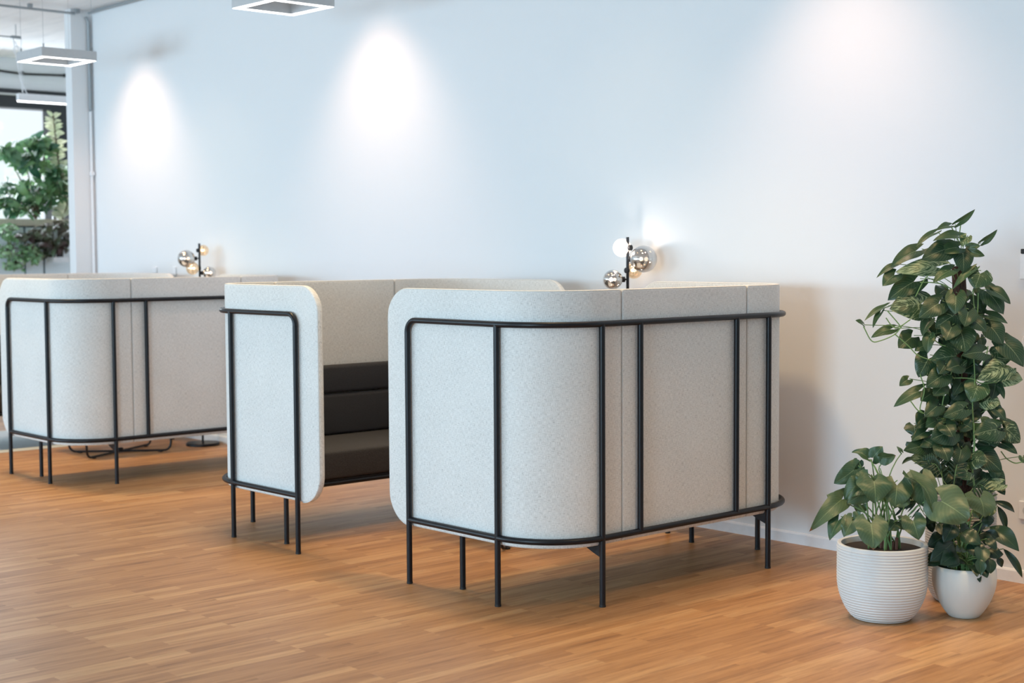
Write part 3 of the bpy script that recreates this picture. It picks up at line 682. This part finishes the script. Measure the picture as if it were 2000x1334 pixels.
for a in [
    ((800,10),(725,52),50,.15,.2,.2,0), ((862,0),(785,45),70,.85,.4,.2,0), ((805,64),(700,132),56,.4,.2,.3,.2), ((985,60),(815,120),120,.12,.15,.12,0), ((1250,70),(1092,112),108,.3,.7,.12,0),
    ((1260,35),(1372,142),116,.15,.7,.15,-.1), ((1235,135),(1357,212),62,.1,.1,.3,-.2), ((805,160),(650,190),90,.35,.3,.2,0), ((888,262),(685,238),118,.6,.85,.15,0),
    ((880,150),(930,262),96,.1,.2,.15,0), ((1010,165),(985,282),100,.15,.15,.15,0), ((1065,315),(962,345),88,.5,.6,.2,0), ((1075,245),(1172,262),104,.25,.6,.12,0), ((1090,190),(1262,325),130,.08,.1,.15,-.1),
    ((1165,312),(1282,432),112,.2,.3,.2,-.1), ((1270,395),(1142,430),64,.8,1.0,.3,.2), ((1235,415),(1280,468),44,.1,.1,.3,0), ((760,120),(850,170),80,.3,.2,.2,0), ((700,240),(640,275),26,.3,.2,.5,.5),
    ((900,20),(960,110),90,.1,.1,.2,0), ((1010,20),(1080,60),80,.15,.2,.2,0), ((1120,10),(1190,60),90,.35,.3,.2,0), ((820,300),(900,350),70,.05,.1,.3,.2), ((940,320),(900,400),60,.05,.1,.3,.2),((1385,225),(1392,270),40,.6,.6,.3,0)]:
    pleaf(*a[:2], a[2], a[3], a[4], a[5], a[6], conv=c8, sc_=3.18)
for k in range(120):                                  # inner leaves around the pole
    y = random.uniform(560, 945); x = 1880+random.gauss(0, 30); a_ = random.uniform(.6, 2.6)*(1 if random.random() < .8 else -1); L = random.uniform(22, 38)
    b = (x, y); t_ = (x+L*math.cos(a_)*random.choice((-1, 1)), y+L*abs(math.sin(a_)))
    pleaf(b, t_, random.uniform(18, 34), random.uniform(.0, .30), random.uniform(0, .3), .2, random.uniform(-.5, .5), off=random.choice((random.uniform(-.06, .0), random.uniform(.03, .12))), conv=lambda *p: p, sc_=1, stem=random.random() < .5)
for pts in [((640,930),(610,1020),(585,1110),(578,1190)), ((760,870),(765,1000),(752,1110),(762,1330)), ((520,1245),(600,1240),(680,1190),(730,1160)), ((455,440),(520,440),(580,450),(640,480)),
            ((500,400),(470,440),(430,520)), ((262,640),(300,690),(340,690),(400,650)), ((135,690),(180,770),(230,770),(310,735),(350,690)), ((310,730),(390,800),(440,850),(515,880)), ((455,960),(480,1050),(455,1150),(470,1180)),
            ((640,980),(750,985),(800,1010),(890,1005)), ((270,600),(330,670),(350,700)), ((400,1110),(450,1170),(520,1190)), ((515,750),(570,790),(600,800)), ((685,110),(680,180),(700,240)), ((630,120),(660,180),(690,230)), ((840,800),(830,860),(810,900)), ((755,480),(760,560),(770,620)), ((785,500),(780,620),(760,700))]:
    S2.vine([at(*c7(*p), D2-.10) for p in pts], .0024, 6)
S2.vine([at(*c8(*p), D2-.11) for p in ((1085, 20), (1090, 150), (1078, 300), (1095, 450))], .0042, 7)
S2.vine([at(*c8(*p), D2-.05) for p in ((1255, 195), (1290, 240), (1340, 268), (1385, 262))], .0025, 6)
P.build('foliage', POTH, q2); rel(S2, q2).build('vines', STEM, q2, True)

# --- dark leafy plant in the round white bowl
q3 = empty('potted_dark_foliage_plant', (-3.222, 5.391, 0)); tag(q3, 'dark-leaved houseplant in the smooth round white bowl, right of the ribbed pot', 'potted plant', 'potted plants by the wall')
bp_ = [(.0001, 0), (.055, 0), (.062, .004)]+[(.126*math.sin(PI*(.5+.5*t)*.5+PI*.25*t*0) if False else .060+.068*math.sin(PI*t*.62)**.8, .004+.200*t) for t in [k/20 for k in range(1, 21)]]
bp_ += [(bp_[-1][0]-.010, .210), (bp_[-1][0]-.014, .19), (.0001, .185)]
G().lathe(bp_, n=56).build('round_bowl', POTB, q3, True, sharp=60)
G().lathe([(.0001, .192), (.10, .19)], n=32).build('soil', SOIL, q3, True)
D3 = (Vector((-3.222, 5.391, .3))-CP).dot(Fw)
K = Leaves(); S3 = G(); soil3 = Vector((-3.222, 5.391, .19))
for (bx, by, tx, ty, wd, db, dt, tone, kind, arch, fold) in [
    (1210, 505, 1340, 575, 40, .05, .05, .15, 's', .25, .5), (1235, 535, 1287, 688, 42, .04, .04, .15, 's', .1, .5), (1185, 662, 1368, 815, 105, .03, -.05, .45, 's', .12, .25),
    (1270, 800, 1388, 982, 44, .02, .0, .4, 's', .15, .4), (1220, 540, 1190, 600, 26, .02, .0, 1., 's', .1, .3),
    (870, 640, 930, 740, 80, .0, -.05, .1, 'o', .1, .3), (960, 640, 900, 760, 95, -.05, -.1, .05, 'o', .15, .3), (960, 760, 815, 880, 110, -.06, -.12, .1, 'o', .15, .2),
    (980, 820, 880, 900, 100, -.08, -.14, .35, 'o', .12, .2), (870, 840, 795, 905, 80, -.05, -.08, .3, 'o', .12, .2), (900, 720, 800, 790, 90, -.02, -.06, .0, 'o', .15, .2),
    (980, 850, 925, 915, 70, -.10, -.13, .3, 'o', .1, .2), (1000, 600, 930, 650, 60, -.02, -.04, .3, 's', .2, .3), (1010, 700, 1130, 775, 95, -.06, -.12, .35, 'o', .15, .2),
    (1060, 660, 1000, 700, 70, -.02, -.05, .1, 'o', .1, .2), (1060, 760, 1150, 860, 95, -.08, -.13, .05, 'o', .1, .2), (1130, 780, 1130, 900, 85, -.10, -.15, .55, 's', .1, .3),
    (1120, 860, 1130, 965, 60, -.14, -.16, .5, 's', .08, .3), (1180, 860, 1190, 955, 70, -.12, -.14, .2, 'o', .1, .2), (1180, 800, 1250, 860, 70, -.06, -.08, .0, 'o', .1, .2), (1200, 830, 1270, 835, 45, -.04, -.04, .0, 's', .1, .3),
    (1230, 850, 1262, 915, 40, -.04, -.04, .0, 's', .1, .3), (1150, 700, 1250, 745, 60, .0, -.02, .0, 's', .2, .3), (1060, 560, 1010, 620, 60, .02, .0, .4, 's', .1, .3), (1075, 560, 1120, 610, 45, .0, .0, .9, 's', .1, .3),
    (840, 570, 800, 650, 70, .03, .0, .1, 'o', .1, .3), (920, 560, 990, 620, 60, .03, .0, .05, 's', .2, .3), (800, 600, 830, 700, 60, .03, .02, .05, 'o', .1, .3)]:
    B = at(*c8(bx, by), D3+db); T = at(*c8(tx, ty), D3+dt)
    K.leaf(B, T, wd/3.18/FPX*D3*1.15, arch=arch, fold=fold, kind=kind, tone=tone, var=.1 if tone < .9 else .8, dry=1 if by == 800 else 0, wave=.03)
    petiole(S3, B, soil3+Vector((random.uniform(-.04, .04), random.uniform(-.04, .04), -.01)), .0025)
for k in range(46):
    a = random.uniform(0, 2*PI); r = random.uniform(.03, .12); h = random.uniform(.21, .42); L = random.uniform(.05, .09)
    B = soil3+Vector((r*math.cos(a), r*math.sin(a), h-.19)); T = B+Vector((L*math.cos(a)*.8, L*math.sin(a)*.8, random.uniform(-.05, .01)))
    if T.x < -3.30 and T.y < 5.30: continue
    K.leaf(B, T, random.uniform(.03, .055), arch=.15, fold=.2, kind='o', tone=random.uniform(0, .25), var=.05)
    petiole(S3, B, soil3+Vector((random.uniform(-.03, .03), random.uniform(-.03, .03), -.01)), .002)
def frond(B, T, n=11, wd=.05, tone=.3):               # feathery palm frond
    B = Vector(B); T = Vector(T); d = (T-B); up = Vector((0, 0, .05)); pts = [B+d*(i/n)+up*math.sin(PI*i/n) for i in range(n+1)]
    S3.tube(pts, .0016, 5); sd = d.normalized().cross(-Fw).normalized()
    for i in range(2, n+1):
        for s_ in (-1, 1): K.leaf(pts[i], pts[i]+sd*s_*wd*(1-.5*i/n)+d.normalized()*wd*.6-Vector((0, 0, .01)), .008, arch=.1, fold=.3, kind='s', tone=tone, var=0)
for a, b, o_, tn in (((880,420),(770,270),.05,.5), ((900,430),(850,260),.06,.4), ((960,420),(1000,300),.05,.2), ((760,560),(660,450),-.02,.6), ((1050,470),(1190,480),.02,.7), ((780,590),(640,560),.0,.3), ((900,380),(790,320),.03,.3), ((760,530),(700,420),.03,.3)):
    A_0 = at(*c8(*a), D3+o_); frond(A_0, at(*c8(*b), D3+o_), 11, .05, tn); petiole(S3, A_0, soil3, .002)
S3.tube([at(*c8(*p), D3-.02) for p in ((1060, 600), (1030, 700), (1010, 790), (1003, 890))], .0045, 8)
K.build('foliage', DARKL, q3); rel(S3, q3).build('stalks', STEM, q3, True)

# --- planting and cabinets by the far window
XC = -15.3
g0 = empty('window_cabinet_row', (XC, 7.0, 0)); tag(g0, 'pale blue-white cabinets standing below the far window plants', 'cabinet')
rel(G().box((XC-.38, 5.6, .03), (XC-.02, 7.60, 1.79)), g0).build('carcass', plain('dark_teal_shadow_gap', (.02, .08, .10), .6), g0)
ys = [5.6, 6.0, 6.4, 6.76, 6.99, 7.16, 7.42, 7.60]
ys = [5.6, 6.0, 6.4, atp(50, 530, 0, XC)[1], atp(87, 530, 0, XC)[1], atp(145, 530, 0, XC)[1], 7.60]
for a, b in zip(ys, ys[1:]):
    if b-a > .03: rel(G().rbox((XC-.02, a+.010, .05), (XC, b-.010, 1.78), .004), g0).build('door', CABW, g0)
o = G().box((XC-.36, 5.6, 1.795), (XC+.01, 7.60, 1.87)).build('wicker_planter_trough', WICK); tag(o, 'woven tan planter trough running along the cabinet tops', 'planter')
FARL = leaf_mat('green_window_leaf', (.02, .09, .05), (.20, .36, .13), (.5, .6, .4), .4); PALEL = leaf_mat('pale_variegated_leaf', (.30, .36, .20), (.62, .62, .44), (.8, .8, .65), .4)
REDL = leaf_mat('dark_red_leaf', (.05, .02, .02), (.10, .16, .08), (.25, .12, .10), .4)
def wp(px, py, off=0): return atp(px, py, 0, XC+.15+off)
def bush(name, label, cat, spots_, mat, size, n, base_px, kind='h', seed=0, up=0.0, stemmat=BROWNST, grp=None, var=.1, tr=(0, 1)):
    random.seed(seed); b = wp(*base_px); root = empty(name, b); tag(root, label, cat, grp); Lv = Leaves(); Sg = G()
    for (cx, cy, rx, ry) in spots_:
        c_ = wp(cx, cy); Sg.tube([b, b.lerp(c_, .5)+Vector((0, 0, .05)), c_], .008, 6)
        for k in range(n):
            a = random.uniform(0, 2*PI); q = math.sqrt(random.random()); B = wp(cx+rx*q*math.cos(a), cy+ry*q*math.sin(a), random.uniform(-.16, .22))
            dr = Vector((random.uniform(-1, 1), random.uniform(-1, 1), random.uniform(-.9, .5)+up)).normalized(); L = size*random.uniform(.6, 1.2)
            Lv.leaf(B, B+dr*L, L*random.uniform(.45, .7), nrm=Vector((random.uniform(-.2, 1), random.uniform(-1, .3), random.uniform(0, 1))), arch=.12, fold=.2, kind=kind, tone=random.uniform(*tr), var=var)
            if random.random() < .3: Sg.tube([c_, c_.lerp(B, .5)+Vector((0, 0, .02)), B], .004, 5)
    Lv.build('foliage', mat, root); rel(Sg, root).build('stems', stemmat, root, True); return root
gw = 'plants in front of the far window'
bush('leafy_window_plant', 'large bushy green plant filling the lower far window', 'plant', [(18, 385, 28, 34), (60, 372, 32, 28), (105, 380, 30, 30), (88, 290, 20, 12), (50, 318, 20, 14), (60, 400, 50, 18), (125, 345, 16, 22), (70, 278, 14, 8), (12, 296, 14, 6), (98, 332, 20, 14)], FARL, .15, 46, (70, 428), seed=3, grp=gw, tr=(0, .75))
r5 = empty('pale_leaved_tall_plant', wp(122, 428)); tag(r5, 'tall slender plant with pale cream leaves rising beside the window frame', 'plant', None, None); r5['group'] = gw
Lv = Leaves(); Sg = G(); random.seed(5)
st = [wp(122, 428, .1), wp(132, 400, .1), wp(120, 350, .1), wp(112, 300, .1), wp(108, 260, .1), wp(104, 225, .1)]; Sg.tube(st, .010, 8)
for k in range(64):
    t = k/63*4.98; i = int(t); p = st[i].lerp(st[min(i+1, 5)], t-i); s_ = 1 if k % 2 else -1; L = random.uniform(.08, .14)*(1.15-.3*k/63)
    dr = (Rt*s_*random.uniform(.6, 1)+Vector((0, 0, random.uniform(-.1, .8)))-Fw*random.uniform(-.4, .5)).normalized()
    Lv.leaf(p, p+dr*L, L*.42, arch=.15, fold=.2, kind='o', tone=random.uniform(.2, 1), var=.3)
Lv.build('foliage', PALEL, r5); rel(Sg, r5).build('stem', BROWNST, r5, True)
bush('dark_red_trailing_plant', 'dark reddish trailing plant hanging in front of the cabinets', 'plant', [(85, 470, 30, 18), (105, 480, 22, 16), (75, 455, 25, 8), (45, 462, 16, 5), (128, 470, 12, 20), (112, 440, 25, 10)], REDL, .10, 30, (100, 440), seed=7, grp=gw, up=-.5, tr=(0, .8))
bush('light_green_fern', 'light green feathery plant at the left edge below the far window', 'plant', [(12, 450, 20, 14), (20, 490, 26, 30), (30, 515, 20, 14), (60, 490, 16, 16), (70, 500, 10, 12)], leaf_mat('fresh_green_fern_leaf', (.14, .30, .12), (.36, .52, .30), (.6, .7, .5), .3), .07, 60, (20, 520), kind='s', seed=9, grp=gw)
b = wp(117, 503, .05); o = empty('small_dark_pot', b); tag(o, 'small dark pot on a white bracket shelf among the far plants', 'pot')
G().lathe([(.0001, .006), (.035, .006), (.045, .2), (.040, .2), (.0001, .19)], n=24).build('pot_body', plain('dark_brown_pot', (.03, .018, .02), .5), o, True)
o2_ = G().box((-.10, -.10, -.05), (.06, .07, .004)).build('bracket_shelf', TRIM); o2_.location = b; tag(o2_, 'small white bracket shelf under the dark pot at far left', 'shelf')
